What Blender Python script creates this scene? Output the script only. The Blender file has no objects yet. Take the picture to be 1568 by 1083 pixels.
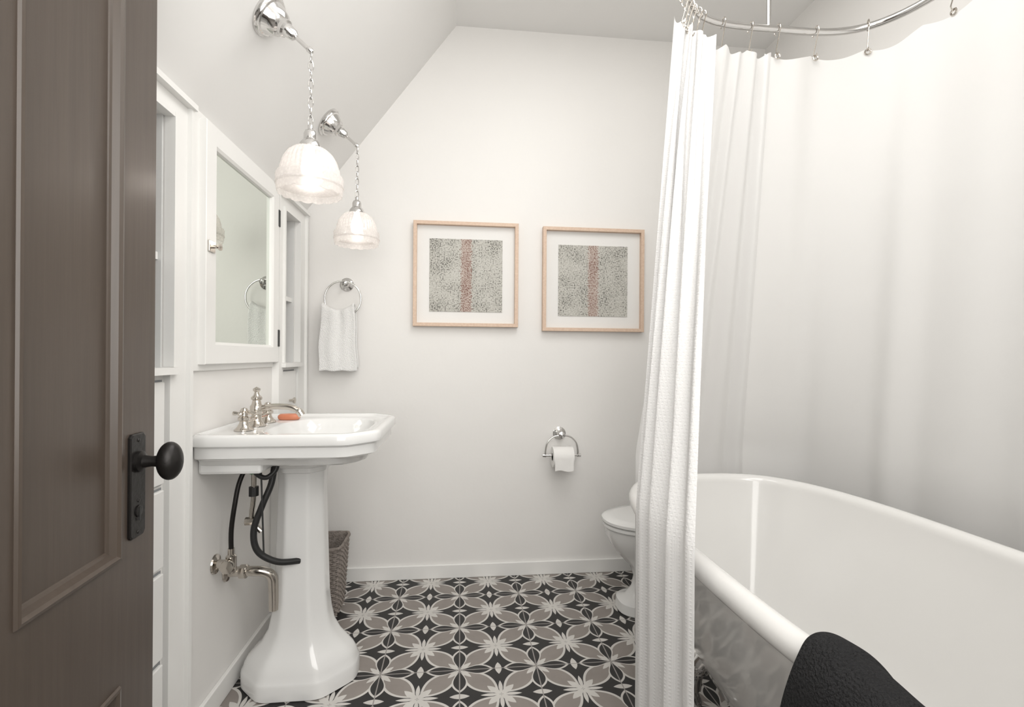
import bpy, bmesh, math, random
from mathutils import Vector, Matrix, noise
random.seed(7)
scene = bpy.context.scene
try:
    scene.view_settings.view_transform = 'Standard'
except Exception: pass
pi = math.pi
# ------------------------------------------------------------------ nodes
def newmat(name):
    m = bpy.data.materials.new(name); m.use_nodes = True
    nt = m.node_tree
    b = nt.nodes.get('Principled BSDF')
    return m, nt, b
def pmat(name, col, rough=0.5, metal=0.0, bump=0.0, bscale=50, var=0.0, vscale=8, spec=0.5, coat=0.0, detail=4):
    m, nt, b = newmat(name)
    b.inputs['Base Color'].default_value = (*col, 1)
    b.inputs['Roughness'].default_value = rough
    b.inputs['Metallic'].default_value = metal
    b.inputs['Specular IOR Level'].default_value = spec
    b.inputs['Coat Weight'].default_value = coat
    g = nt.nodes.new('ShaderNodeNewGeometry')
    if bump > 0:
        n = nt.nodes.new('ShaderNodeTexNoise'); n.inputs['Scale'].default_value = bscale
        n.inputs['Detail'].default_value = detail
        nt.links.new(g.outputs['Position'], n.inputs['Vector'])
        bp = nt.nodes.new('ShaderNodeBump'); bp.inputs['Strength'].default_value = bump
        bp.inputs['Distance'].default_value = 0.01
        nt.links.new(n.outputs['Fac'], bp.inputs['Height'])
        nt.links.new(bp.outputs['Normal'], b.inputs['Normal'])
    if var > 0:
        n = nt.nodes.new('ShaderNodeTexNoise'); n.inputs['Scale'].default_value = vscale
        nt.links.new(g.outputs['Position'], n.inputs['Vector'])
        r = nt.nodes.new('ShaderNodeMapRange')
        r.inputs['To Min'].default_value = 1-var; r.inputs['To Max'].default_value = 1+var
        nt.links.new(n.outputs['Fac'], r.inputs['Value'])
        v = nt.nodes.new('ShaderNodeVectorMath'); v.operation = 'SCALE'
        v.inputs[0].default_value = col
        nt.links.new(r.outputs['Result'], v.inputs['Scale'])
        nt.links.new(v.outputs['Vector'], b.inputs['Base Color'])
    return m

M_wall = pmat('wall_plaster', (0.82,0.806,0.785), 0.75, bump=0.25, bscale=9, detail=3)
M_ceil = pmat('ceiling_paint', (0.83,0.822,0.807), 0.85, bump=0.1, bscale=12)
M_trim = pmat('trim_white', (0.84,0.835,0.815), 0.35)
M_porc = pmat('porcelain', (0.78,0.78,0.77), 0.10, coat=0.4, bump=0.01, bscale=3)
M_tub  = pmat('tub_enamel', (0.74,0.732,0.715), 0.12, coat=0.3, bump=0.01, bscale=3)
M_chrome = pmat('chrome', (0.70,0.69,0.68), 0.12, 1.0, bump=0.01)
M_nickel = pmat('polished_nickel', (0.60,0.56,0.51), 0.14, 1.0, bump=0.01)
M_black = pmat('black_rubber', (0.015,0.015,0.015), 0.45, bump=0.05)
M_bronze = pmat('dark_bronze', (0.022,0.020,0.019), 0.38, 0.6, bump=0.08, bscale=90)
M_grey = pmat('niche_grey', (0.30,0.31,0.32), 0.8, bump=0.1)
M_niche = pmat('niche_paint', (0.72,0.72,0.71), 0.6, bump=0.05)
M_mirror = pmat('mirror_glass', (0.72,0.76,0.71), 0.01, 1.0)
M_soap = pmat('soap', (0.62,0.22,0.12), 0.4, bump=0.1, bscale=60)
M_paper = pmat('tissue_paper', (0.85,0.84,0.82), 0.9, bump=0.1, bscale=120)
M_mat = pmat('mat_board', (0.80,0.79,0.77), 0.8, bump=0.05, bscale=200)
M_towel = pmat('terry_white', (0.90,0.895,0.885), 0.95, bump=0.6, bscale=260, detail=2)
M_dtowel = pmat('terry_charcoal', (0.028,0.028,0.029), 0.95, bump=0.9, bscale=240, detail=2, spec=0.1)
M_green = pmat('valve_green', (0.02,0.25,0.08), 0.5)

def wood(name, c1, c2, rough, scale=(25,25,1.2), bump=0.15):
    m, nt, b = newmat(name)
    b.inputs['Roughness'].default_value = rough
    g = nt.nodes.new('ShaderNodeNewGeometry')
    mp = nt.nodes.new('ShaderNodeMapping'); mp.inputs['Scale'].default_value = scale
    n = nt.nodes.new('ShaderNodeTexNoise'); n.inputs['Scale'].default_value = 3; n.inputs['Detail'].default_value = 6
    cr = nt.nodes.new('ShaderNodeValToRGB')
    cr.color_ramp.elements[0].position = .3; cr.color_ramp.elements[0].color = (*c1,1)
    cr.color_ramp.elements[1].position = .7; cr.color_ramp.elements[1].color = (*c2,1)
    bp = nt.nodes.new('ShaderNodeBump'); bp.inputs['Strength'].default_value = bump; bp.inputs['Distance'].default_value=.003
    L = nt.links.new
    L(g.outputs['Position'], mp.inputs['Vector']); L(mp.outputs['Vector'], n.inputs['Vector'])
    L(n.outputs['Fac'], cr.inputs['Fac']); L(cr.outputs['Color'], b.inputs['Base Color'])
    L(n.outputs['Fac'], bp.inputs['Height']); L(bp.outputs['Normal'], b.inputs['Normal'])
    return m
M_door = wood('door_brown', (0.068,0.052,0.041), (0.082,0.063,0.050), 0.33, bump=.08)
M_maple = wood('maple_frame', (0.62,0.45,0.34), (0.70,0.54,0.42), 0.5, (30,30,30), .05)
M_wicker = pmat('wicker', (0.27,0.235,0.21), 0.8, bump=0.6, bscale=150, var=.6, vscale=70)

# -------- floor tile
def floor_mat():
    m, nt, b = newmat('encaustic_tile')
    L = nt.links.new
    def S(x, inp):
        if isinstance(x, (int,float)): inp.default_value = x
        else: L(x, inp)
    def M(op, a, bb=0.0, c=None):
        n = nt.nodes.new('ShaderNodeMath'); n.operation = op
        S(a, n.inputs[0]); S(bb, n.inputs[1])
        if c is not None: S(c, n.inputs[2])
        return n.outputs[0]
    g = nt.nodes.new('ShaderNodeNewGeometry')
    sp = nt.nodes.new('ShaderNodeSeparateXYZ'); L(g.outputs['Position'], sp.inputs[0])
    T = 0.142
    U = M('DIVIDE', M('ADD', sp.outputs[0], 20*T+T*.95), T)
    V = M('DIVIDE', M('ADD', sp.outputs[1], 20*T+0.02), T)
    a = M('PINGPONG', U, 1.0); c = M('PINGPONG', V, 1.0)
    a1 = M('SUBTRACT', 1.0, a); c1 = M('SUBTRACT', 1.0, c)
    def lt(x, v): return M('LESS_THAN', x, v)
    def gt(x, v): return M('GREATER_THAN', x, v)
    def AND(x, y): return M('MULTIPLY', x, y)
    def OR(x, y): return M('MAXIMUM', x, y)
    def leaf(x, y, x0, x1, w, skew=1.0):
        t = M('DIVIDE', M('SUBTRACT', x, x0), x1-x0)
        tt = M('POWER', M('MAXIMUM', t, 0.0), skew) if skew != 1.0 else t
        h = M('MULTIPLY', M('MULTIPLY', tt, M('SUBTRACT', 1.0, t)), 4*w)
        return AND(lt(M('SUBTRACT', M('ABSOLUTE', y), h), 0.0), AND(gt(t,0.0), lt(t,1.0)))
    r2 = .70711
    s = M('MULTIPLY', M('ADD', a, c), r2); d = M('MULTIPLY', M('SUBTRACT', a, c), r2)
    s1 = M('MULTIPLY', M('ADD', a1, c1), r2)
    big = leaf(s, d, .16, 1.26, .25)
    bigo = leaf(s, d, .08, 1.34, .315)
    petA = leaf(s, d, .0, .46, .085)
    axA = OR(leaf(a, c, .03, .50, .05), leaf(c, a, .03, .50, .05))
    blkB = OR(leaf(a1, c1, .02, .80, .21, 1.5), leaf(c1, a1, .02, .80, .21, 1.5))
    blkBw = OR(leaf(a1, c1, .0, .87, .265, 1.5), leaf(c1, a1, .0, .87, .265, 1.5))
    dB = leaf(s1, d, .02, .42, .06)
    whC = OR(leaf(a1, c, -.24, .24, .085), leaf(c1, a, -.24, .24, .085))
    taup = (0.26,0.232,0.212); blk = (0.017,0.016,0.016); wh = (0.60,0.58,0.55)
    def mix(prev, mask, colr):
        n = nt.nodes.new('ShaderNodeMix'); n.data_type = 'RGBA'
        L(mask, n.inputs[0])
        if isinstance(prev, tuple): n.inputs[6].default_value = (*prev, 1)
        else: L(prev, n.inputs[6])
        n.inputs[7].default_value = (*colr, 1)
        return n.outputs[2]
    col = mix(blk, bigo, wh)
    col = mix(col, big, taup)
    col = mix(col, axA, wh)
    col = mix(col, petA, wh)
    col = mix(col, blkBw, wh)
    col = mix(col, blkB, blk)
    col = mix(col, dB, wh)
    col = mix(col, whC, wh)
    grout = lt(M('MINIMUM', a1, c1), .014)
    col = mix(col, grout, (0.30,0.28,0.265))
    no = nt.nodes.new('ShaderNodeTexNoise'); no.inputs['Scale'].default_value = 14; no.inputs['Detail'].default_value = 5
    L(g.outputs['Position'], no.inputs['Vector'])
    mr = nt.nodes.new('ShaderNodeMapRange'); mr.inputs['To Min'].default_value=.85; mr.inputs['To Max'].default_value=1.15
    L(no.outputs['Fac'], mr.inputs['Value'])
    vm = nt.nodes.new('ShaderNodeVectorMath'); vm.operation='SCALE'; L(col, vm.inputs[0]); L(mr.outputs[0], vm.inputs['Scale'])
    L(vm.outputs[0], b.inputs['Base Color'])
    b.inputs['Roughness'].default_value = .5
    bp = nt.nodes.new('ShaderNodeBump'); bp.inputs['Strength'].default_value=.3; bp.inputs['Distance'].default_value=.002; bp.invert=True
    L(grout, bp.inputs['Height']); L(bp.outputs[0], b.inputs['Normal'])
    return m
M_floor = floor_mat()

def art_mat(name, cx, seed):
    m, nt, b = newmat(name); L = nt.links.new
    g = nt.nodes.new('ShaderNodeNewGeometry')
    sp = nt.nodes.new('ShaderNodeSeparateXYZ'); L(g.outputs['Position'], sp.inputs[0])
    def M(op, a, bb=0.0):
        n = nt.nodes.new('ShaderNodeMath'); n.operation = op
        for x, i in ((a, 0), (bb, 1)):
            if isinstance(x,(int,float)): n.inputs[i].default_value = x
            else: L(x, n.inputs[i])
        return n.outputs[0]
    mp = nt.nodes.new('ShaderNodeMapping'); mp.inputs['Location'].default_value=(seed,seed*2,0); L(g.outputs['Position'], mp.inputs[0])
    n1 = nt.nodes.new('ShaderNodeTexNoise'); n1.inputs['Scale'].default_value=150; n1.inputs['Detail'].default_value=3; L(mp.outputs[0], n1.inputs['Vector'])
    n2 = nt.nodes.new('ShaderNodeTexNoise'); n2.inputs['Scale'].default_value=16; n2.inputs['Detail'].default_value=2; L(mp.outputs[0], n2.inputs['Vector'])
    f = M('ADD', n1.outputs['Fac'], M('MULTIPLY', M('SUBTRACT', n2.outputs['Fac'], .5), .3))
    cr = nt.nodes.new('ShaderNodeValToRGB'); L(f, cr.inputs[0])
    e = cr.color_ramp.elements
    e[0].position=.34; e[0].color=(.12,.115,.105,1); e[1].position=.46; e[1].color=(.43,.42,.38,1)
    x = e.new(.62); x.color=(.56,.55,.51,1)
    cr2 = nt.nodes.new('ShaderNodeValToRGB'); L(f, cr2.inputs[0])
    e = cr2.color_ramp.elements
    e[0].position=.38; e[0].color=(.22,.11,.085,1); e[1].position=.56; e[1].color=(.48,.39,.34,1)
    band = M('LESS_THAN', M('ADD', M('ABSOLUTE', M('SUBTRACT', sp.outputs[0], cx)), M('MULTIPLY', M('SUBTRACT', n1.outputs['Fac'], .5), .06)), .026)
    bf = M('MULTIPLY', band, .85)
    mx = nt.nodes.new('ShaderNodeMix'); mx.data_type='RGBA'
    L(bf, mx.inputs[0]); L(cr.outputs[0], mx.inputs[6]); L(cr2.outputs[0], mx.inputs[7])
    L(mx.outputs[2], b.inputs['Base Color']); b.inputs['Roughness'].default_value=.7
    return m

def cloth_mat(name, col, trans, transp, weave=0):
    m, nt, b = newmat(name); L = nt.links.new
    nt.nodes.remove(b)
    out = nt.nodes.get('Material Output')
    d = nt.nodes.new('ShaderNodeBsdfDiffuse'); d.inputs[0].default_value=(*col,1)
    t = nt.nodes.new('ShaderNodeBsdfTranslucent'); t.inputs[0].default_value=(*col,1)
    m1 = nt.nodes.new('ShaderNodeMixShader'); m1.inputs[0].default_value=trans
    L(d.outputs[0], m1.inputs[1]); L(t.outputs[0], m1.inputs[2])
    tr = nt.nodes.new('ShaderNodeBsdfTransparent'); tr.inputs[0].default_value=(.95,.95,.95,1)
    m2 = nt.nodes.new('ShaderNodeMixShader'); m2.inputs[0].default_value=transp
    L(m1.outputs[0], m2.inputs[1]); L(tr.outputs[0], m2.inputs[2])
    L(m2.outputs[0], out.inputs[0])
    g = nt.nodes.new('ShaderNodeNewGeometry')
    if weave:
        w = nt.nodes.new('ShaderNodeTexVoronoi'); w.inputs['Scale'].default_value=weave; w.distance='CHEBYCHEV'
        w.inputs['Randomness'].default_value=0.0
    else:
        w = nt.nodes.new('ShaderNodeTexNoise'); w.inputs['Scale'].default_value=6
    L(g.outputs['Position'], w.inputs['Vector'])
    bp = nt.nodes.new('ShaderNodeBump'); bp.inputs['Strength'].default_value=.5 if weave else .2; bp.inputs['Distance'].default_value=.004 if weave else .01
    L(w.outputs[0], bp.inputs['Height'])
    for n in (d, t): L(bp.outputs[0], n.inputs['Normal'])
    return m
M_curt = cloth_mat('curtain_waffle', (.80,.795,.79), .25, 0.0, 130)
M_liner = cloth_mat('curtain_liner', (.91,.905,.90), .42, .12)
M_sheet = cloth_mat('curtain_sheet', (.93,.925,.915), .36, .02)

def shade_mat():
    m, nt, b = newmat('frosted_glass'); L = nt.links.new
    nt.nodes.remove(b); out = nt.nodes.get('Material Output')
    t = nt.nodes.new('ShaderNodeBsdfTranslucent'); t.inputs[0].default_value=(.92,.90,.89,1)
    d = nt.nodes.new('ShaderNodeBsdfDiffuse'); d.inputs[0].default_value=(.80,.785,.775,1)
    gl = nt.nodes.new('ShaderNodeBsdfGlossy'); gl.inputs[1].default_value=.1
    tr = nt.nodes.new('ShaderNodeBsdfTransparent'); tr.inputs[0].default_value=(.97,.965,.96,1)
    a = nt.nodes.new('ShaderNodeMixShader'); a.inputs[0].default_value=.5
    L(t.outputs[0], a.inputs[1]); L(d.outputs[0], a.inputs[2])
    c = nt.nodes.new('ShaderNodeMixShader')
    L(a.outputs[0], c.inputs[1]); L(tr.outputs[0], c.inputs[2])
    e = nt.nodes.new('ShaderNodeMixShader'); e.inputs[0].default_value=.08
    L(c.outputs[0], e.inputs[1]); L(gl.outputs[0], e.inputs[2])
    L(e.outputs[0], out.inputs[0])
    g = nt.nodes.new('ShaderNodeNewGeometry')
    v = nt.nodes.new('ShaderNodeTexVoronoi'); v.inputs['Scale'].default_value=110
    L(g.outputs['Position'], v.inputs['Vector'])
    mr = nt.nodes.new('ShaderNodeMapRange'); mr.inputs['From Max'].default_value=.6; mr.inputs['To Min'].default_value=.44; mr.inputs['To Max'].default_value=.56
    L(v.outputs[0], mr.inputs['Value']); L(mr.outputs[0], c.inputs[0])
    bp = nt.nodes.new('ShaderNodeBump'); bp.inputs['Strength'].default_value=.2; bp.inputs['Distance'].default_value=.002
    L(v.outputs[0], bp.inputs['Height'])
    for n in (t, d, gl): L(bp.outputs[0], n.inputs['Normal'])
    return m
M_shade = shade_mat()
def emis(name, col, st):
    m, nt, b = newmat(name)
    b.inputs['Emission Color'].default_value=(*col,1); b.inputs['Emission Strength'].default_value=st
    return m
M_bulb = emis('bulb_glow', (1,.92,.85), 4)

# ------------------------------------------------------------------ geometry
def mesh(name, verts, faces, mat, smooth=True, parent=None):
    me = bpy.data.meshes.new(name); me.from_pydata([tuple(v) for v in verts], [], faces)
    me.update()
    bm = bmesh.new(); bm.from_mesh(me); bmesh.ops.recalc_face_normals(bm, faces=bm.faces); bm.to_mesh(me); bm.free()
    o = bpy.data.objects.new(name, me); scene.collection.objects.link(o)
    if mat: me.materials.append(mat)
    if smooth:
        for p in me.polygons: p.use_smooth = True
        try: me.set_sharp_from_angle(angle=math.radians(40))
        except Exception: pass
    if parent: o.parent = parent
    return o
def empty(name):
    e = bpy.data.objects.new(name, None); scene.collection.objects.link(e); e.empty_display_size=.1
    return e
def loft(name, rings, mat, parent=None, cap0=True, cap1=True, smooth=True, closed=True):
    n = len(rings[0]); vs = [v for r in rings for v in r]; fs = []
    for i in range(len(rings)-1):
        for j in range(n if closed else n-1):
            k = (j+1)%n
            fs.append((i*n+j, i*n+k, (i+1)*n+k, (i+1)*n+j))
    if cap0: fs.append(tuple(range(n)))
    if cap1: fs.append(tuple(range((len(rings)-1)*n, len(rings)*n)))
    return mesh(name, vs, fs, mat, smooth, parent)
def bevel(o, w, seg=2):
    m = o.modifiers.new('bevel','BEVEL'); m.width=w; m.segments=seg; m.limit_method='ANGLE'; return o
BOXF=[(0,1,2,3),(4,7,6,5),(0,4,5,1),(1,5,6,2),(2,6,7,3),(3,7,4,0)]
def boxv(x0,x1,y0,y1,z0,z1):
    return [(x0,y0,z0),(x1,y0,z0),(x1,y1,z0),(x0,y1,z0),(x0,y0,z1),(x1,y0,z1),(x1,y1,z1),(x0,y1,z1)]
def boxes(name, lst, mat, parent=None, bev=0, smooth=False):
    vs=[];fs=[]
    for b in lst:
        k=len(vs); vs+=boxv(*b); fs+=[tuple(i+k for i in f) for f in BOXF]
    o=mesh(name,vs,fs,mat,smooth,parent)
    if bev: bevel(o,bev)
    return o
def box(name,x0,x1,y0,y1,z0,z1,mat,parent=None,bev=0): return boxes(name,[(x0,x1,y0,y1,z0,z1)],mat,parent,bev)
def frame_of(ax):
    ax=Vector(ax).normalized(); up=Vector((0,0,1)) if abs(ax.z)<.9 else Vector((1,0,0))
    a=ax.cross(up).normalized(); b=ax.cross(a).normalized(); return ax,a,b
def lathe(name, prof, org, axis, mat, parent=None, n=32, rib=0, ribn=0, sq=1.0):
    ax,a,b=frame_of(axis); org=Vector(org); rings=[]
    for r,h in prof:
        rr=[]
        for i in range(n):
            t=2*pi*i/n; q=r*(1+rib*math.cos(ribn*t))
            rr.append(org+ax*h+a*(q*math.cos(t)*sq)+b*(q*math.sin(t)))
        rings.append(rr)
    return loft(name, rings, mat, parent, cap0=prof[0][0]>1e-6, cap1=prof[-1][0]>1e-6)
def cat(pts, k=8):
    P=[Vector(p) for p in pts]; out=[]
    for i in range(len(P)-1):
        p0=P[max(i-1,0)];p1=P[i];p2=P[i+1];p3=P[min(i+2,len(P)-1)]
        for j in range(k):
            t=j/k
            out.append(.5*((2*p1)+(p2-p0)*t+(2*p0-5*p1+4*p2-p3)*t*t+(-p0+3*p1-3*p2+p3)*t**3))
    out.append(P[-1]); return out
def tubeg(pts, r, n=12, closed=False):
    P=[Vector(p) for p in pts]; m=len(P); rings=[]
    T=[]
    for i in range(m):
        if closed: t=P[(i+1)%m]-P[i-1]
        else: t=P[min(i+1,m-1)]-P[max(i-1,0)]
        T.append(t.normalized())
    _,a,_=frame_of(T[0])
    for i in range(m):
        a=(a-T[i]*a.dot(T[i])).normalized(); b=T[i].cross(a)
        rr=r[min(i,len(r)-1)] if isinstance(r,(list,tuple)) else r
        rings.append([P[i]+a*(rr*math.cos(2*pi*j/n))+b*(rr*math.sin(2*pi*j/n)) for j in range(n)])
    if closed: rings.append(rings[0])
    return rings
def tube(name, pts, r, mat, parent=None, n=12, closed=False, smooth_pts=0):
    if smooth_pts: pts=cat(pts, smooth_pts)
    return loft(name, tubeg(pts,r,n,closed), mat, parent, cap0=not closed, cap1=not closed)
def torus(name, c, R, r, normal, mat, parent=None, n=48, sx=1.0, sy=1.0, m=10):
    ax,a,b=frame_of(normal); c=Vector(c)
    pts=[c+a*(R*sx*math.cos(2*pi*i/n))+b*(R*sy*math.sin(2*pi*i/n)) for i in range(n)]
    return tube(name, pts, r, mat, parent, n=m, closed=True)
def join(objs, name=None):
    bpy.context.view_layer.update()
    base=objs[0]; vs=[];fs=[];mi=[];mats=[];sm=[]
    for o in objs:
        k=len(vs); mm=o.data.materials[0]
        if mm not in mats: mats.append(mm)
        vs+=[v.co.copy() for v in o.data.vertices]
        for p in o.data.polygons: fs.append(tuple(i+k for i in p.vertices)); mi.append(mats.index(mm)); sm.append(p.use_smooth)
    par=base.parent; nm=name or base.name
    for o in objs: 
        d=o.data; bpy.data.objects.remove(o); bpy.data.meshes.remove(d)
    me=bpy.data.meshes.new(nm); me.from_pydata(vs,[],fs)
    for m in mats: me.materials.append(m)
    for p,i,s in zip(me.polygons,mi,sm): p.material_index=i; p.use_smooth=s
    me.update()
    try: me.set_sharp_from_angle(angle=math.radians(40))
    except Exception: pass
    o=bpy.data.objects.new(nm,me); scene.collection.objects.link(o); o.parent=par
    return o

# ------------------------------------------------------------------ room shell
XL=-.785; YB=2.60; XR=1.68; YH=-1.2; ZC=2.87; ZK=1.865; XS=-.03
box('floor',XL-.35,XR+.1,YH-.1,YB+.1,-.1,0,M_floor)
N1=(1.00,1.41); N2=(2.26,2.46)   # niches along the left wall
Zs=1.115; Zt=1.785
W=[(XL-.30,XL,YH,N1[0],0,ZK),(XL-.30,XL,N1[1],N2[0],0,ZK),(XL-.30,XL,N2[1],YB,0,ZK)]
for n in (N1,N2):
    W+=[(XL-.30,XL,n[0],n[1],0,Zs-.02),(XL-.30,XL,n[0],n[1],Zt,ZK),(XL-.30,XL-.26,n[0],n[1],Zs-.02,Zt)]
boxes('wall_left',W,M_wall)
vs=[(XL,YB,0),(XR,YB,0),(XR,YB,ZC),(XS,YB,ZC),(XL,YB,ZK)]
vs+= [(x,YB+.1,z) for x,_,z in vs]
mesh('wall_back',vs,[(0,1,2,3,4),(9,8,7,6,5)]+[(i,(i+1)%5,(i+1)%5+5,i+5) for i in range(5)],M_wall,False)
box('wall_right',XR,XR+.1,YH,YB+.1,0,ZC,M_wall)
box('wall_hall',XL,XR,YH-.1,YH,0,ZC,M_wall)
boxes('wall_front',[(XL,-.60,.15,.27,0,1.86),(.42,XR,.15,.27,0,ZC),(-.02,.42,.15,.27,2.12,ZC)],M_wall)
box('ceiling',XS,XR+.1,YH-.1,YB+.1,ZC,ZC+.1,M_ceil)
vs=[(XL,YH-.1,ZK),(XS,YH-.1,ZC),(XS,YH-.1,ZC+.1),(XL-.1,YH-.1,ZK+.1)]
vs+=[(x,YB+.1,z) for x,_,z in vs]
mesh('ceiling_slope',vs,[(0,1,2,3),(7,6,5,4)]+[(i,(i+1)%4,(i+1)%4+4,i+4) for i in range(4)],M_ceil,False)
box('baseboard_back',XL+.02,XR,YB-.014,YB,0,.07,M_trim,bev=.003)
boxes('baseboard_left',[(XL,XL+.014,1.52,2.16,0,.075)],M_trim,bev=.003)
box('baseboard_right',XR-.014,XR,.27,YB-.014,0,.07,M_trim,bev=.003)

def builtin(n, yc0, yc1):
    e=empty('built_in_cabinet'); y0,y1=n
    d=.018; q=.0015
    boxes('casing',[(XL,XL+d,yc0,y0,0,Zt+.06),(XL,XL+d,y1,yc1,0,Zt+.06),(XL,XL+d,y0,y1,Zt,Zt+.06)],M_trim,e)
    boxes('casing_bead',[(XL+q,XL+d+.010,y0-.012,y0+q,Zs+.001,Zt+.012),(XL+q,XL+d+.010,y1-q,y1+.012,Zs+.001,Zt+.012),(XL+q,XL+d+.009,y0-.010,y1+.010,Zt-q,Zt+.013)],M_trim,e)
    boxes('casing_edge',[(XL+q,XL+d+.012,yc0-q,yc0+.014,.002,Zt+.058),(XL+q,XL+d+.012,yc1-.014,yc1+q,.002,Zt+.058)],M_trim,e)
    box('head_mould',XL+q,XL+d+.020,yc0-.004,yc1+.004,Zt+.058,Zt+.074,M_trim,e)
    boxes('niche_lining',[(XL-.259,XL-.25,y0+q,y1-q,Zs,Zt),(XL-.25,XL-.002,y0+q,y0+.008,Zs,Zt),(XL-.25,XL-.002,y1-.008,y1-q,Zs,Zt)],M_niche,e)
    boxes('shelf',[(XL-.25,XL-.01,y0+.009,y1-.009,1.40,1.42)],M_trim,e)
    box('sill',XL-.25,XL+.035,y0-.02,y1+.02,Zs-.019,Zs,M_trim,e)
    zs=[.10,.34,.58,.80,Zs-.03]
    boxes('drawer_reveals',[(XL+.0003,XL+.0010,y0+.006,y1-.006,zs[i]+.003,zs[i+1]-.003) for i in range(4)],M_grey,e)
    dr=[(XL+.0005,XL+.012,y0+.012,y1-.012,zs[i]+.008,zs[i+1]-.008) for i in range(4)]
    boxes('drawer_fronts',dr,M_trim,e,.003)
    for i in range(4):
        zc=(zs[i]+zs[i+1])/2; yc=(y0+y1)/2
        lathe('drawer_knob_%d'%i,[(.005,0),(.006,.012),(.014,.02),(.014,.026),(.0,.03)],(XL+.012,yc,zc),(1,0,0),M_nickel,e,16)
    return e
builtin(N1,.93,1.50)
builtin(N2,2.175,2.57)
ob=[]
for k,z in enumerate((1.1155,1.168,1.2205,1.273,1.3255)):
    ob.append(box('t',XL-.23,XL-.03,1.03,1.395,z,z+.052,M_grey,None))
o=join(ob,'folded_linens'); bevel(o,.018,4)

# ------------------------------------------------------------------ door
dm=Vector((.07,-1,0)).normalized(); dn=Vector((1,.07,0)).normalized(); D0=Vector((-.62,1.085,0))
def DL(l,z,n): return D0+dm*l+dn*n+Vector((0,0,z))
door=empty('door_1')
def dbox(name,lst,mat,bev=0):
    vs=[];fs=[]
    for l0,l1,z0,z1,n0,n1 in lst:
        k=len(vs)
        vs+=[DL(l0,z0,n0),DL(l1,z0,n0),DL(l1,z0,n1),DL(l0,z0,n1),DL(l0,z1,n0),DL(l1,z1,n0),DL(l1,z1,n1),DL(l0,z1,n1)]
        fs+=[tuple(i+k for i in f) for f in BOXF]
    o=mesh(name,vs,fs,mat,False,door)
    if bev: bevel(o,bev)
    return o
DW=.80; H=2.05
dbox('stiles_and_rails',[(0,.115,.01,H,-.04,0),(.352,.450,.2,1.90,-.04,0),(.685,DW,.01,H,-.04,0),
     (.115,.685,.01,.20,-.04,0),(.115,.352,.545,.775,-.04,0),(.450,.685,.545,.775,-.04,0),(.115,.685,1.90,H,-.04,0)],M_door)
for i,(l0,l1) in enumerate(((.115,.352),(.450,.685))):
    for j,(z0,z1) in enumerate(((.20,.545),(.775,1.90))):
        def rr(ins,n): return [DL(l0+ins,z0+ins,n),DL(l1-ins,z0+ins,n),DL(l1-ins,z1-ins,n),DL(l0+ins,z1-ins,n)]
        loft('panel_%d%d'%(i,j),[rr(.0005,-.03),rr(-.001,.001),rr(.001,.005),rr(.006,.006),rr(.011,.002),rr(.016,-.008),rr(.020,-.010),rr(.022,-.012)],M_door,door,False,True,False)
def drr(l0,l1,z0,z1,n,ins=0,c=.006):
    l0+=ins;l1-=ins;z0+=ins;z1-=ins
    return [DL(l0+c,z0,n),DL(l1-c,z0,n),DL(l1,z0+c,n),DL(l1,z1-c,n),DL(l1-c,z1,n),DL(l0+c,z1,n),DL(l0,z1-c,n),DL(l0,z0+c,n)]
loft('escutcheon',[drr(.042,.092,.80,.998,0),drr(.042,.092,.80,.998,.004),drr(.042,.092,.80,.998,.006,.002)],M_bronze,door,smooth=False)
lathe('knob_shank',[(.020,.006),(.020,.012),(.012,.016),(.010,.030),(.011,.040)],DL(.067,.944,0),dn,M_bronze,door)
rings=[]
for i in range(17):
    t=pi*i/16; h=.060-.022*math.cos(t); r=math.sin(t)
    rings.append([DL(.067,.944,0)+dn*h+dm*(.026*r*math.cos(2*pi*j/32))+Vector((0,0,.037*r*math.sin(2*pi*j/32))) for j in range(32)])
loft('knob',rings,M_bronze,door)
lathe('keyhole_ring',[(.011,.006),(.011,.008),(.007,.009)],DL(.067,.850,0),dn,M_bronze,door)
dbox('keyhole',[(.0645,.0695,.832,.858,.0085,.0095)],M_black)
for z in (.87,.81,.985): lathe('screw_%d'%int(z*1000),[(.004,.006),(.003,.0075),(0,.008)],DL(.067,z,0),dn,M_bronze,door,12)
boxes('trim_1',[(-.60,-.575,.13,.29,0,2.08)],M_trim,None,.003)
boxes('trim_2',[(.395,.42,.13,.29,0,2.12),],M_trim,None,.003)

# ------------------------------------------------------------------ medicine cabinet
mc=empty('medicine_cabinet')
X1=XL+.030
cy0,cy1,cz0,cz1=1.565,2.165,1.12,1.855
def ring4(i,x): return [(x,cy0+i,cz0+i),(x,cy1-i,cz0+i),(x,cy1-i,cz1-i),(x,cy0+i,cz1-i)]
box('backplate',XL,XL+.010,cy0-.045,cy1+.003,cz0-.02,cz1+.02,M_trim,mc,.003)
loft('frame',[ring4(0,XL+.010),ring4(0,X1),ring4(.002,X1+.002),ring4(.060,X1+.002),ring4(.068,X1-.004),ring4(.070,X1-.014)],M_trim,mc,False,False,False)
mesh('mirror',[(X1-.013,cy0+.066,cz0+.066),(X1-.013,cy1-.066,cz0+.066),(X1-.013,cy1-.066,cz1-.066),(X1-.013,cy0+.066,cz1-.066)],[(0,1,2,3)],M_mirror,False,mc)
for i,z in enumerate((1.22,1.72)):
    box('hinge_%d'%i,X1-.004,X1+.005,cy1-.012,cy1+.006,z-.035,z+.035,M_black,mc,.002)
box('latch_plate',X1+.002,X1+.008,cy0+.008,cy0+.045,1.46,1.495,M_nickel,mc,.002)
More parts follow.
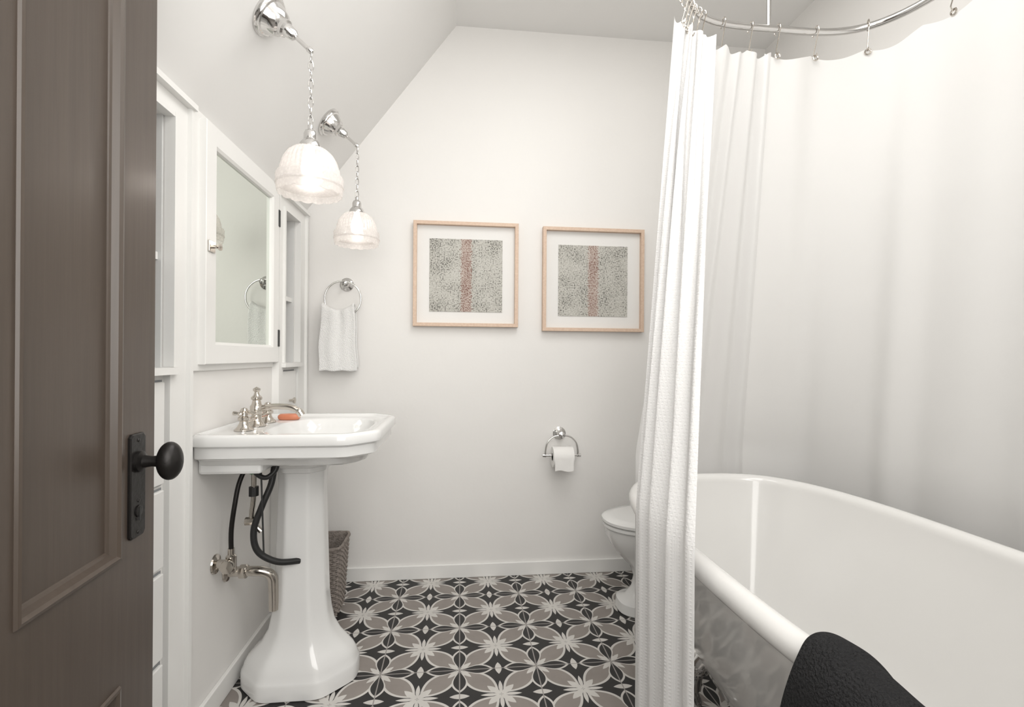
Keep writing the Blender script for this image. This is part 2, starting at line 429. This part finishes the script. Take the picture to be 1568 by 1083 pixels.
lathe('latch_knob',[(.006,0),(.005,.012),(.010,.016),(.011,.022),(.0,.026)],(X1+.006,cy0+.035,1.478),(1,0,0),M_nickel,mc,16)

# ------------------------------------------------------------------ sconces
def sconce(Y):
    e=empty('wall_sconce')
    R=Vector((-.569,Y,2.153))
    sl=(ZC-ZK)/(XS-XL); zz=ZK+sl*(R.x-XL); R.z=zz
    nn=Vector((sl,0,-1)).normalized()
    lathe('canopy',[(.062,0),(.062,.006),(.056,.010),(.054,.016),(.049,.018),(.043,.030),(.036,.046),(.026,.054),(.026,.064),(.020,.068),(.016,.092),(.011,.098),(0.008,.102)],R,nn,M_chrome,e,40)
    E=Vector((-.446,Y,R.z-(.123)/sl-.006))
    tube('arm',[R+nn*.09,E-nn*.012],.0062,M_chrome,e)
    lathe('arm_tip',[(.0,-.016),(.009,-.010),(.009,0),(.006,.006),(0,.008)],E,nn,M_chrome,e,16)
    zt=E.z-.004; zb=1.832; nl=8; L=(zt-zb)/nl; lk=[]
    for i in range(nl):
        c=(E.x,Y,zt-L*(i+.5))
        pts=[]
        for j in range(20):
            t=2*pi*j/20; w=.0072*math.cos(t); h=(L*.5+.0035)*math.sin(t)
            q=.8 if i%2 else .45; p=.45 if i%2 else -.8
            pts.append((c[0]+w*q,c[1]+w*p,c[2]+h))
        lk.append(tube('l',pts,.0019,M_chrome,None,6,True))
    o=join(lk,'chain'); o.parent=e
    dzs=-.008
    lathe('socket',[(.004,1.845),(.008,1.84),(.008,1.828),(.015,1.824),(.019,1.815),(.019,1.798),(.022,1.795),(.029,1.786),(.034,1.772),(.033,1.768)],(E.x,Y,dzs),(0,0,1),M_chrome,e)
    prof=[(.032,1.770),(.048,1.767),(.063,1.754),(.075,1.734),(.082,1.710),(.085,1.693),(.0925,1.690),(.0950,1.684),(.0935,1.650),(.091,1.638)]
    inner=[(r-.003,z-.001) for r,z in reversed(prof)]
    n=288; rings=[]
    for (r,z) in prof+inner:
        up = z>1.695; low = z<1.645
        rings.append([(E.x+r*(1+(.018*math.cos(36*2*pi*j/n) if up else 0))*math.cos(2*pi*j/n),
                       Y+r*(1+(.018*math.cos(36*2*pi*j/n) if up else 0))*math.sin(2*pi*j/n),
                       z+dzs-(.004*abs(math.cos(8*2*pi*j/n)) if low else 0)) for j in range(n)])
    loft('glass_shade',rings,M_shade,e,False,False)
    lathe('shade_band',[(.0945,1.656),(.0965,1.660),(.0945,1.664)],(E.x,Y,dzs),(0,0,1),M_shade,e,48)
    lathe('bulb',[(.011,1.790),(.012,1.765),(.022,1.735),(.026,1.712),(.022,1.692),(.012,1.682),(0,1.679)],(E.x,Y,dzs),(0,0,1),M_bulb,e,24)
    return e,E
S1=sconce(1.53); S2=sconce(2.20)

# ------------------------------------------------------------------ framed art
def framed(cx,cz,s,seed):
    e=empty('framed_artwork'); h=s/2
    def rr(i,y): return [(cx-h+i,y,cz-h+i),(cx+h-i,y,cz-h+i),(cx+h-i,y,cz+h-i),(cx-h+i,y,cz+h-i)]
    loft('frame',[rr(0,YB),rr(0,YB-.034),rr(.001,YB-.035),rr(.017,YB-.035),rr(.018,YB-.034),rr(.018,YB-.008)],M_maple,e,False,False,False)
    mesh('mat',rr(.015,YB-.010),[(0,1,2,3)],M_mat,False,e)
    a=.188
    box('print',cx-a,cx+a,YB-.0135,YB-.0105,cz-a-.004,cz+a-.004,art_mat('art_%d'%seed,cx,seed),e)
framed(.030,1.573,.540,3); framed(.704,1.560,.548,11)

# ------------------------------------------------------------------ towel ring + towel
tr=empty('towel_ring'); rx=-.573
lathe('rosette',[(.034,0),(.034,.005),(.028,.010),(.020,.014),(.013,.022),(.012,.040),(.016,.046),(.016,.058),(.010,.064),(0,.066)],(rx,YB,1.510),(0,-1,0),M_chrome,tr)
torus('ring',(rx-.008,YB-.055,1.432),.088,.0045,(0,1,0),M_chrome,tr,64)
def towel(name,cx,yc,ztop,zb_front,zb_back,w0,w1,mat):
    vs=[];nu=44
    path=[]
    for i in range(26): path.append((yc+.020,zb_back+(ztop-zb_back)*i/25,i/25))
    for i in range(1,9):
        t=pi*i/9; path.append((yc+.020*math.cos(t),ztop+.012*math.sin(t),1))
    for i in range(30): path.append((yc-.020,ztop-(ztop-zb_front)*i/29,1-i/29))
    for (y,z,k) in path:
        w=w1+(w0-w1)*k**2
        for j in range(nu):
            u=j/(nu-1)*2-1
            f=(.004*math.sin(u*4+z*5+.6)+.002*math.sin(u*9+1))*(.5+k)
            arc=.036*(u*u)*max(0,(z-(ztop-.12))/.12)
            vs.append((cx+u*w/2+.003*math.sin(z*30), y+(f if y<yc else f*.5), z+arc*.9+.002*math.sin(u*7)*(1-k)))
    n=len(path); fs=[(i*nu+j,i*nu+j+1,(i+1)*nu+j+1,(i+1)*nu+j) for i in range(n-1) for j in range(nu-1)]
    o=mesh(name,vs,fs,mat); s=o.modifiers.new('s','SOLIDIFY'); s.thickness=.010; s.offset=0
    sb=o.modifiers.new('ss','SUBSURF'); sb.levels=1; sb.render_levels=1
    return o
towel('hand_towel',-.600,YB-.055,1.362,1.072,1.085,.155,.182,M_towel)

# ------------------------------------------------------------------ toilet paper holder
tp=empty('toilet_paper_holder'); tx=.528; ty=YB-.07
lathe('rosette',[(.034,0),(.034,.005),(.027,.010),(.018,.014),(.012,.022),(.012,.056),(.017,.060),(.017,.076),(0,.082)],(tx,YB,.745),(0,-1,0),M_chrome,tp)
tube('yoke',[(tx-.085,ty,.632),(tx-.085,ty,.665),(tx-.075,ty,.705),(tx-.045,ty,.735),(tx,ty,.742),(tx+.045,ty,.735),(tx+.075,ty,.705),(tx+.085,ty,.665),(tx+.085,ty,.632)],.0048,M_chrome,tp,smooth_pts=6)
tube('bar',[(tx-.098,ty,.640),(tx+.098,ty,.640)],.006,M_chrome,tp)
for s in (-1,1): lathe('finial_%d'%(s+1),[(0,-.010),(.009,-.006),(.009,.006),(0,.010)],(tx+s*.094,ty,.640),(1,0,0),M_chrome,tp,16)
lathe('paper_roll',[(.019,-.053),(.052,-.053),(.053,-.050),(.053,.050),(.052,.053),(.019,.053),(.019,-.053)],(tx+.004,ty,.632),(1,0,0),M_paper,tp,48)
vs=[];nu=14
for i in range(12):
    for j in range(nu):
        t=i/11; vs.append((tx+.004-.048+.096*j/(nu-1),ty-.0535-.0008*math.sin(j),.632-.062*t+(.004*math.sin(j*.5) if i==11 else 0)))
mesh('loose_sheet',vs,[(i*nu+j,i*nu+j+1,(i+1)*nu+j+1,(i+1)*nu+j) for i in range(11) for j in range(nu-1)],M_paper,True,tp)

# ------------------------------------------------------------------ pedestal sink
def smooth_ring(r,k):
    n=len(r)
    for _ in range(k):
        r=[tuple(.25*r[i-1][q]+.5*r[i][q]+.25*r[(i+1)%n][q] for q in range(3)) for i in range(n)]
    return r
def hp_ring(cx,cy,planes,z,ins=0,N=128,rot=0):
    out=[]
    for i in range(N):
        t=2*pi*i/N; dx,dy=math.cos(t),math.sin(t); r=1e9
        for nx,ny,d in planes:
            q=nx*dx+ny*dy
            if q>1e-6: r=min(r,(d-ins)/q)
        out.append((cx+dx*r,cy+dy*r,z))
    return out
def octa(hx,hy,c):
    s=1/math.sqrt(2); P=[(1,0,hx),(-1,0,hx),(0,1,hy),(0,-1,hy)]
    for sx in (1,-1):
        for sy in (1,-1): P.append((sx*s,sy*s,(hx+hy-c)*s))
    return P
sk=empty('pedestal_sink')
scx,scy=-.5175,1.815; hx=.2665; hy=.287
s2=1/math.sqrt(2)
def basinP(ins,back):
    P=[(1,0,hx-ins),(-1,0,hx-.0015-back),(0,1,hy-ins),(0,-1,hy-ins)]
    for sy in (1,-1): P.append((s2,sy*s2,(hx+hy-.085)*s2-ins))
    return P
def br(ins,z,back=0.0): return smooth_ring(hp_ring(scx,scy,basinP(ins,back),z),1)
def bowl(a,b,z,cx=-.475,n=3.2):
    out=[]
    for i in range(128):
        t=2*pi*i/128; c,s=math.cos(t),math.sin(t)
        k=(abs(c)**n+abs(s)**n)**(-1/n)
        out.append((cx+a*k*c,scy+b*k*s,z))
    return out
R=[br(.13,.800),br(.075,.806),br(.050,.816),br(.040,.832),br(.022,.838),br(.016,.842),br(.014,.872),br(.010,.876),br(.001,.880),br(0,.884),br(0,.904),br(.003,.910,.001),br(.008,.913,.003),br(.022,.913,.006),br(.028,.910,.009),br(.034,.904,.013),br(.045,.902,.020),
   bowl(.168,.215,.901),bowl(.160,.208,.896),bowl(.150,.198,.87),bowl(.125,.17,.83),bowl(.08,.11,.812),bowl(.03,.03,.808)]
loft('basin',R,M_porc,sk)
box('apron',XL+.0015,-.60,1.585,2.045,.785,.842,M_porc,sk,.010)
pcx,pcy=-.556,1.85
pro=[(0,.194,.139,.085),(.004,.198,.143,.085),(.050,.198,.143,.085),(.058,.195,.140,.084),(.066,.191,.136,.082),(.080,.187,.132,.08),(.098,.176,.126,.075),(.12,.155,.115,.065),(.15,.128,.100,.053),(.19,.107,.088,.045),(.24,.096,.082,.042),(.30,.089,.078,.040),
     (.50,.083,.074,.038),(.70,.078,.070,.036),(.74,.080,.072,.036),(.745,.088,.080,.038),(.76,.090,.082,.038),(.765,.100,.092,.04),(.79,.118,.108,.045),(.815,.13,.12,.05)]
loft('pedestal',[smooth_ring(hp_ring(pcx,pcy,octa(a,b,c*1.15),z),7 if z<.2 else 4) for z,a,b,c in pro],M_porc,sk)
fc=empty('faucet'); dz=.9025
def handle(y,i):
    c=(-.700,y,dz)
    lathe('handle_base_%d'%i,[(.029,0),(.029,.004),(.022,.010),(.015,.022),(.013,.030),(.019,.034),(.019,.042),(.011,.048),(.010,.060),(.013,.064),(.009,.072),(0,.075)],c,(0,0,1),M_nickel,fc)
    for k,(dx,dy) in enumerate(((1,0),(-1,0),(0,1),(0,-1))):
        lathe('handle_spoke_%d_%d'%(i,k),[(.0045,.004),(.004,.020),(.0065,.026),(.0065,.034),(0,.037)],(c[0],c[1],dz+.056),(dx,dy,0),M_nickel,fc,12)
handle(1.705,0); handle(1.905,1)
c=(-.700,1.805,dz)
lathe('spout_body',[(.031,0),(.031,.004),(.024,.010),(.017,.022),(.016,.040),(.021,.046),(.021,.070),(.016,.076),(.013,.090),(.018,.094),(.018,.100),(.010,.108),(.007,.118),(.012,.124),(.012,.130),(.0,.137)],c,(0,0,1),M_nickel,fc)
tube('spout',[(-.690,1.805,dz+.058),(-.66,1.805,dz+.066),(-.62,1.805,dz+.068),(-.585,1.805,dz+.064),(-.560,1.805,dz+.052),(-.548,1.805,dz+.036)],[.011]*8+[.0105]*24+[.012]*9,M_nickel,fc,16,False,8)
tube('cross_pipe',[(-.700,1.705,dz+.03),(-.700,1.905,dz+.03)],.008,M_nickel,fc)
R=[]
for z,k in ((0,.85),(.004,.97),(.010,1),(.016,.97),(.021,.82),(.0215,.5)):
    R.append([(-.650+.030*k*math.copysign(abs(math.cos(t))**.7,math.cos(t))*1.35, 1.985+.024*k*math.copysign(abs(math.sin(t))**.7,math.sin(t)), dz+z) for t in [2*pi*j/32 for j in range(32)]])
loft('bar_of_soap',R,M_soap)
pl=sk
for i,(y,z) in enumerate(((1.70,.47),(1.78,.41))):
    lathe('wall_flange_%d'%i,[(.032,0.001),(.030,.006),(.014,.010),(.012,.05)],(XL,y,z),(1,0,0),M_nickel,pl)
lathe('stop_valve',[(.0,-.03),(.016,-.028),(.016,.025),(.010,.03),(.010,.05)],(XL+.05,1.70,.47),(0,0,1),M_nickel,pl,20)
lathe('valve_handle',[(.020,.02),(.022,.026),(.020,.034),(0,.036)],(XL+.05,1.70,.47),(0,-1,0),M_nickel,pl,20)
tube('supply_line',[(XL+.05,1.70,.51),(XL+.050,1.70,.58),(XL+.058,1.705,.66),(XL+.066,1.72,.73),(XL+.09,1.74,.80)],.0075,M_bronze,pl,10,False,8)
tube('black_hose',[(XL+.165,1.76,.80),(XL+.158,1.745,.72),(XL+.135,1.73,.65),(XL+.112,1.72,.57),(XL+.125,1.72,.50),(XL+.18,1.74,.455),(XL+.24,1.78,.44)],.0105,M_black,pl,12,False,8)
tube('black_loop',[(XL+.11,1.70,.80),(XL+.13,1.69,.765),(XL+.16,1.69,.75),(XL+.185,1.70,.77),(XL+.19,1.71,.80)],.008,M_black,pl,10,False,8)
lathe('green_fitting',[(.011,-.012),(.011,.012)],(XL+.118,1.695,.775),(0,0,1),M_green,pl,12)
tube('drain_trap',[(XL+.01,1.78,.41),(XL+.08,1.78,.41),(XL+.12,1.785,.405),(XL+.145,1.79,.385),(XL+.150,1.79,.34),(XL+.152,1.79,.27)],.0165,M_nickel,pl,16,False,8)
lathe('trap_nut',[(.022,0),(.024,.004),(.024,.020),(.020,.024)],(XL+.045,1.78,.41),(1,0,0),M_nickel,pl,8)
tube('angle_pipe',[(XL+.105,1.735,.80),(XL+.105,1.735,.68),(XL+.10,1.735,.60),(XL+.13,1.735,.56)],.0085,M_nickel,pl,12,False,6)
lathe('pipe_nut',[(.016,0),(.016,.03)],(XL+.105,1.735,.68),(0,0,1),M_black,pl,8)
lathe('pipe_valve',[(.014,-.02),(.014,.02)],(XL+.10,1.735,.595),(1,0,0),M_nickel,pl,8)
tube('popup_rod',[(XL+.14,1.70,.80),(XL+.155,1.69,.50)],.003,M_black,pl,8)

# ------------------------------------------------------------------ wicker basket
def wick():
    rings=[];rows=30;N=144
    def R(z,hx,hy,row,amp):
        out=[]
        for i in range(N):
            t=2*pi*i/N; c,s=math.cos(t),math.sin(t)
            k=(abs(c)**7+abs(s)**7)**(-1/7)
            a=amp*math.sin(i*pi/3+(pi if row%2 else 0)+.4)
            out.append((-.625+(hx+a)*k*c,2.335+(hy+a)*k*s,z))
        return out
    for r in range(rows*2):
        z=.002+.295*r/(rows*2-1); f=r/(rows*2-1)
        e=-.002 if r%2 else .001
        rings.append(R(z,.095+.017*f+e,.088+.024*f+e,r//2,.0032))
    for hx,z in ((.116,.298),(.118,.304),(.116,.310),(.108,.310),(.105,.304),(.104,.295)):
        rings.append(R(z,hx,hx,0,.001))
    rings.append(R(.20,.097,.097,0,0)); rings.append(R(.012,.080,.080,0,0))
    loft('wicker_wastebasket',rings,M_wicker)
wick()

# ------------------------------------------------------------------ toilet (faces -X)
tl=empty('toilet'); tyc=2.205; TX=.026
def egg(tip,back,hw,z,N=64,n=2.3):
    tip+=TX; back+=TX
    cx=(tip+back)/2; a=(back-tip)/2; out=[]
    for i in range(N):
        t=2*pi*i/N; c,s=math.cos(t),math.sin(t)
        k=(abs(c)**n+abs(s)**n)**(-1/n)
        x=cx+a*k*c; 
        w=hw*(1-.10*max(0,-c))
        out.append((x,tyc+w*k*s,z))
    return out
R=[egg(.70,1.22,.125,0,n=3),egg(.695,1.225,.130,.006,n=3),egg(.70,1.22,.125,.045,n=3),egg(.735,1.18,.100,.06),egg(.765,1.17,.085,.10),egg(.775,1.18,.085,.15),egg(.755,1.20,.105,.20),egg(.705,1.22,.14,.25),egg(.665,1.24,.168,.30),egg(.645,1.25,.180,.345),egg(.643,1.25,.182,.372),egg(.650,1.25,.178,.378)]
loft('bowl',R,M_porc,tl)
loft('seat',[egg(.640,1.16,.178,.380),egg(.632,1.16,.184,.384),egg(.632,1.16,.184,.394),egg(.640,1.16,.178,.398)],M_porc,tl)
loft('lid',[egg(.634,1.16,.182,.401),egg(.629,1.16,.186,.405),egg(.629,1.16,.186,.416),egg(.640,1.155,.180,.423),egg(.68,1.14,.15,.427)],M_porc,tl)
box('tank_shelf',1.10,1.60,tyc-.14,tyc+.14,.18,.372,M_porc,tl,.03)
box('tank',1.42,1.64,tyc-.20,tyc+.22,.372,.76,M_porc,tl,.03)
box('tank_lid',1.405,1.655,tyc-.215,tyc+.235,.76,.80,M_porc,tl,.012)

# ------------------------------------------------------------------ bathtub
tb=empty('clawfoot_bathtub'); bx,by=.925,1.08; ba,bb=.405,.775; RZ=.685
def se(ins,z,n=3.1,N=200):
    a=ba-ins; b=bb-ins*1.0; out=[]
    # sample by angle of a normalised superellipse (even spacing, no pinching at the axes)
    for i in range(N):
        t=2*pi*i/N; c,s=math.cos(t),math.sin(t)
        k=(abs(c)**n+abs(s)**n)**(-1/n)
        out.append((bx+a*k*c,by+b*k*s,z))
    return out
R=[]
R+=[se(.37,.150),se(.31,.154),se(.25,.175),se(.205,.215),se(.170,.28),se(.138,.36),se(.108,.45),se(.076,.54),se(.052,.60),se(.036,.64),se(.031,.655)]
for k in range(0,13):
    t=-pi*.35+ (pi*1.35)*k/12
    R.append(se(.0265-.0265*math.cos(t), RZ-.008+.0265*math.sin(t)))
R+=[se(.057,.66),se(.064,.63),se(.076,.59),se(.100,.52),se(.133,.43),se(.165,.35),se(.195,.28),se(.23,.235),se(.28,.205),se(.33,.192),se(.38,.188)]
loft('tub_shell',R,M_tub,tb)
for i,(x,y) in enumerate(((.76,.62),(1.09,.62),(.76,1.44),(1.09,1.44))):
    sx=-1 if x<bx else 1; sy=-1 if y<by else 1
    tube('claw_foot_%d'%i,[(x+.0*sx,y,.25),(x+.040*sx,y+.01*sy,.20),(x+.045*sx,y+.02*sy,.13),(x+.030*sx,y+.02*sy,.08),(x+.045*sx,y+.03*sy,.03)],[.038]*6+[.030]*6+[.020]*6+[.018]*6+[.024]*1,M_chrome,tb,12,False,6)
    lathe('claw_ball_%d'%i,[(0,0),(.018,.004),(.028,.016),(.028,.030),(.018,.044),(0,.05)],(x+.045*sx,y+.03*sy,0),(0,0,1),M_chrome,tb,20)
for i,x in enumerate((1.08,1.16)):
    lathe('overflow_screw_%d'%i,[(.007,0),(.006,.003),(0,.004)],(x,by+bb-.078,.605),(0,-1,0),M_chrome,tb,12)

# ------------------------------------------------------------------ charcoal bath towel over left rim
def drape():
    xr=bx-ba+.026
    P=[(xr-.042,.46),(xr-.045,.55),(xr-.046,.63),(xr-.040,.685),(xr-.018,.716),(xr+.014,.722),(xr+.044,.706),(xr+.068,.665),(xr+.088,.60),(xr+.108,.53)]
    C=cat([(a,0,b) for a,b in P],6); nv=80; vs=[]
    for i,p in enumerate(C):
        for j in range(nv):
            v=j/(nv-1); y=.34+.370*v+.010*math.sin(i*.25)
            f=.003*math.sin(v*16+i*.05)+.005*noise.noise(Vector((v*4,i*.08,2)))
            t=(v-.80)/.02; fold=.009/(1+math.exp(-max(-30,min(30,t*3))))
            t2=(v-.55)/.02; fold+=-.005*math.exp(-t2*t2)
            edge=-.012*max(0,(v-.93)/.07)**2
            m=len(C)/2; nxv=(i-m)/m
            vs.append((p.x+(f+fold)*nxv, y, p.z+(f+fold+edge)*(1-abs(nxv))))
    n=len(C)
    o=mesh('bath_towel',vs,[(i*nv+j,i*nv+j+1,(i+1)*nv+j+1,(i+1)*nv+j) for i in range(n-1) for j in range(nv-1)],M_dtowel)
    s=o.modifiers.new('s','SOLIDIFY'); s.thickness=.010; s.offset=0
    b=o.modifiers.new('b','SUBSURF'); b.levels=1; b.render_levels=1
drape()

# ------------------------------------------------------------------ shower rod + curtain
RODZ=2.35
def rod_pt(t,n=4.0):
    c,s=math.cos(t),math.sin(t)
    return Vector((1.13+.44*math.copysign(abs(c)**(2/n),c),1.075+.625*math.copysign(abs(s)**(2/n),s),RODZ))
rd=empty('shower_curtain_rod')
pts=[rod_pt(2*pi*i/160) for i in range(160)]
tube('ring_rod',pts,.0125,M_chrome,rd,14,True)
for i,(x,y) in enumerate(((1.11,1.70),(.72,.70),(1.55,.70))):
    tube('ceiling_support_%d'%i,[(x,y,RODZ),(x,y,ZC)],.008,M_chrome,rd)
    lathe('ceiling_flange_%d'%i,[(.035,0),(.035,.006),(.014,.012)],(x,y,ZC),(0,0,-1),M_chrome,rd)
def hook(x,y,tdir):
    d=Vector(tdir).normalized(); nn=Vector((-d.y,d.x,0)); c=Vector((x,y,RODZ)); L=[]
    pts=[]
    for k in range(15):
        t=-.25*pi+ (1.5*pi)*k/14
        pts.append(c+nn*(.018*math.cos(t))+Vector((0,0,.018*math.sin(t))))
    pts+= [c+nn*(-.004)+Vector((0,0,-.035)), c+nn*(.004)+Vector((0,0,-.060)), c+nn*(.010)+Vector((0,0,-.082)),c+nn*(0)+Vector((0,0,-.092)),c+nn*(-.008)+Vector((0,0,-.082))]
    L.append(tube('h',cat(pts,3),.0020,M_nickel,None,6))
    L.append(torus('g',(x,y,RODZ-.096),.009,.0028,tuple(nn),M_nickel,None,16,m=6))
    return L
HS=[]
for x,y,d in ((1.145,1.70,(1,0,0)),(1.29,1.695,(1,0,0)),(1.45,1.64,(1,-.6,0)),(1.55,1.42,(0,1,0)),(1.57,1.2,(0,1,0)),(1.57,.95,(0,1,0)),(1.57,.7,(0,1,0)),
    (.735,1.58,(1,1,0)),(.752,1.60,(1,1,0)),(.77,1.62,(1,.9,0)),(.79,1.638,(1,.6,0)),(.815,1.652,(1,.5,0)),(.84,1.665,(1,.3,0)),(.93,1.69,(1,0,0)),(1.04,1.70,(1,0,0))):
    HS+=hook(x,y,d)
o=join(HS,'curtain_hooks'); o.parent=rd

def interp(P,s):
    P=[Vector(p) for p in P]; L=[(P[i+1]-P[i]).length for i in range(len(P)-1)]; tot=sum(L); d=s*tot
    for i,l in enumerate(L):
        if d<=l or i==len(L)-1: return P[i].lerp(P[i+1],d/l)
        d-=l
cur=empty('shower_curtain')
def sheet(name,top,bot,zt,zb,pl,at,ab,mat,nu=260,nz=60,zr=.78,seed=0,nh=0,phase=0,pw=1.0,sg=.018):
    T=cat([(a,b,0) for a,b in top],12); B=cat([(a,b,0) for a,b in bot],12)
    Ts=[interp(T,i/(nu-1)) for i in range(nu)]; Bs=[interp(B,i/(nu-1)) for i in range(nu)]
    vs=[]
    for k in range(nz):
        f=k/(nz-1)
        row=[]
        for i in range(nu):
            s=i/(nu-1)
            sag=sg*abs(math.sin(pi*nh*s)) if nh else 0
            z0=zt-sag; z=z0+(zb-z0)*f
            q=min(1,(zt-z)/(zt-zr)); q=q**pw
            row.append((Ts[i].lerp(Bs[i],q),z,q,s))
        for i in range(nu):
            p,z,q,s=row[i]; a=row[max(i-1,0)][0]; b=row[min(i+1,nu-1)][0]
            t=(b-a); nn=Vector((-t.y,t.x,0)); nn=nn.normalized() if nn.length>1e-9 else Vector((1,0,0))
            wob=.8*noise.noise(Vector((s*pl*.6+seed,z*.35,seed)))
            ang=2*pi*pl*s+phase+wob*1.2
            w=math.sin(ang)+.25*math.sin(ang*1.63+1.3+z*.3)+.25*noise.noise(Vector((s*pl*1.3,z*.7,seed+5)))
            amp=at+(ab-at)*q
            amp*= (.5+1.4*abs(noise.noise(Vector((s*pl*.5,seed,z*.2)))))
            vs.append((p.x+nn.x*w*amp,p.y+nn.y*w*amp,z))
    fs=[(i*nu+j,i*nu+j+1,(i+1)*nu+j+1,(i+1)*nu+j) for i in range(nz-1) for j in range(nu-1)]
    return mesh(name,vs,fs,mat,True,cur)
sheet('curtain_gather',[(.700,1.58),(.74,1.60),(.80,1.635),(.88,1.66)],[(.454,1.24),(.452,1.13),(.453,1.03),(.457,.925)],2.285,.05,4.0,.015,.017,M_curt,seed=3,nh=5)
sheet('curtain_liner',[(.84,1.655),(.95,1.685),(1.12,1.70)],[(.69,1.88),(.80,1.935),(.98,1.95),(1.17,1.95)],2.265,.05,5,.010,.013,M_liner,seed=8,nh=3)
sheet('curtain_sheet',[(1.10,1.705),(1.27,1.70),(1.40,1.675),(1.49,1.60),(1.545,1.45),(1.565,1.2),(1.57,.45)],[(1.18,1.975),(1.32,1.95),(1.42,1.85),(1.46,1.6),(1.47,1.2),(1.47,.35)],2.265,.08,8,.005,.008,M_sheet,nu=420,seed=14,nh=9,phase=1.0)

# ------------------------------------------------------------------ lights
def area(name,loc,aim,sx,sy,P,col=(1,.985,.96)):
    l=bpy.data.lights.new(name,'AREA'); l.shape='RECTANGLE'; l.size=sx; l.size_y=sy; l.energy=P; l.color=col
    o=bpy.data.objects.new(name,l); o.location=loc
    o.rotation_euler=(Vector(aim)-Vector(loc)).to_track_quat('-Z','Y').to_euler(); scene.collection.objects.link(o); return o
area('ceiling_fill_light',(.55,1.10,2.84),(.55,1.10,0),.9,1.4,20)  # added soft fill below the ceiling, out of frame; no lamp fixture here
area('hall_fill_light',(.1,-.55,1.75),(0.1,1.0,1.90),1.4,1.8,35)  # added broad fill behind the camera, flattens the lighting; not a hall lamp
area('vanity_fill_light',(.75,.36,2.2),(-.5,1.9,2.15),.7,.6,6.0)
area('tub_fill_light',(.80,.36,1.80),(1.3,1.7,.70),.6,.5,5.0)
for e,E in (S1,S2):
    l=bpy.data.lights.new('sconce_bulb_light','POINT'); l.energy=.35; l.color=(1,.91,.83); l.shadow_soft_size=.03
    o=bpy.data.objects.new('sconce_bulb_light',l); o.location=(E.x,E.y,1.635); scene.collection.objects.link(o)
w=bpy.data.worlds.new('world'); scene.world=w; w.use_nodes=True
w.node_tree.nodes['Background'].inputs[0].default_value=(.8,.8,.8,1); w.node_tree.nodes['Background'].inputs[1].default_value=.3

# ------------------------------------------------------------------ camera
cam=bpy.data.cameras.new('camera'); co=bpy.data.objects.new('camera',cam); scene.collection.objects.link(co)
cam.sensor_width=36; cam.lens=36*760/1568; cam.shift_y=.003; cam.clip_start=.02
co.location=(0,0,1.15)
th=math.radians(6.0)
co.rotation_euler=(math.radians(90),0,-th)
co.rotation_euler.rotate_axis('Z',math.radians(.4)*1)
scene.camera=co
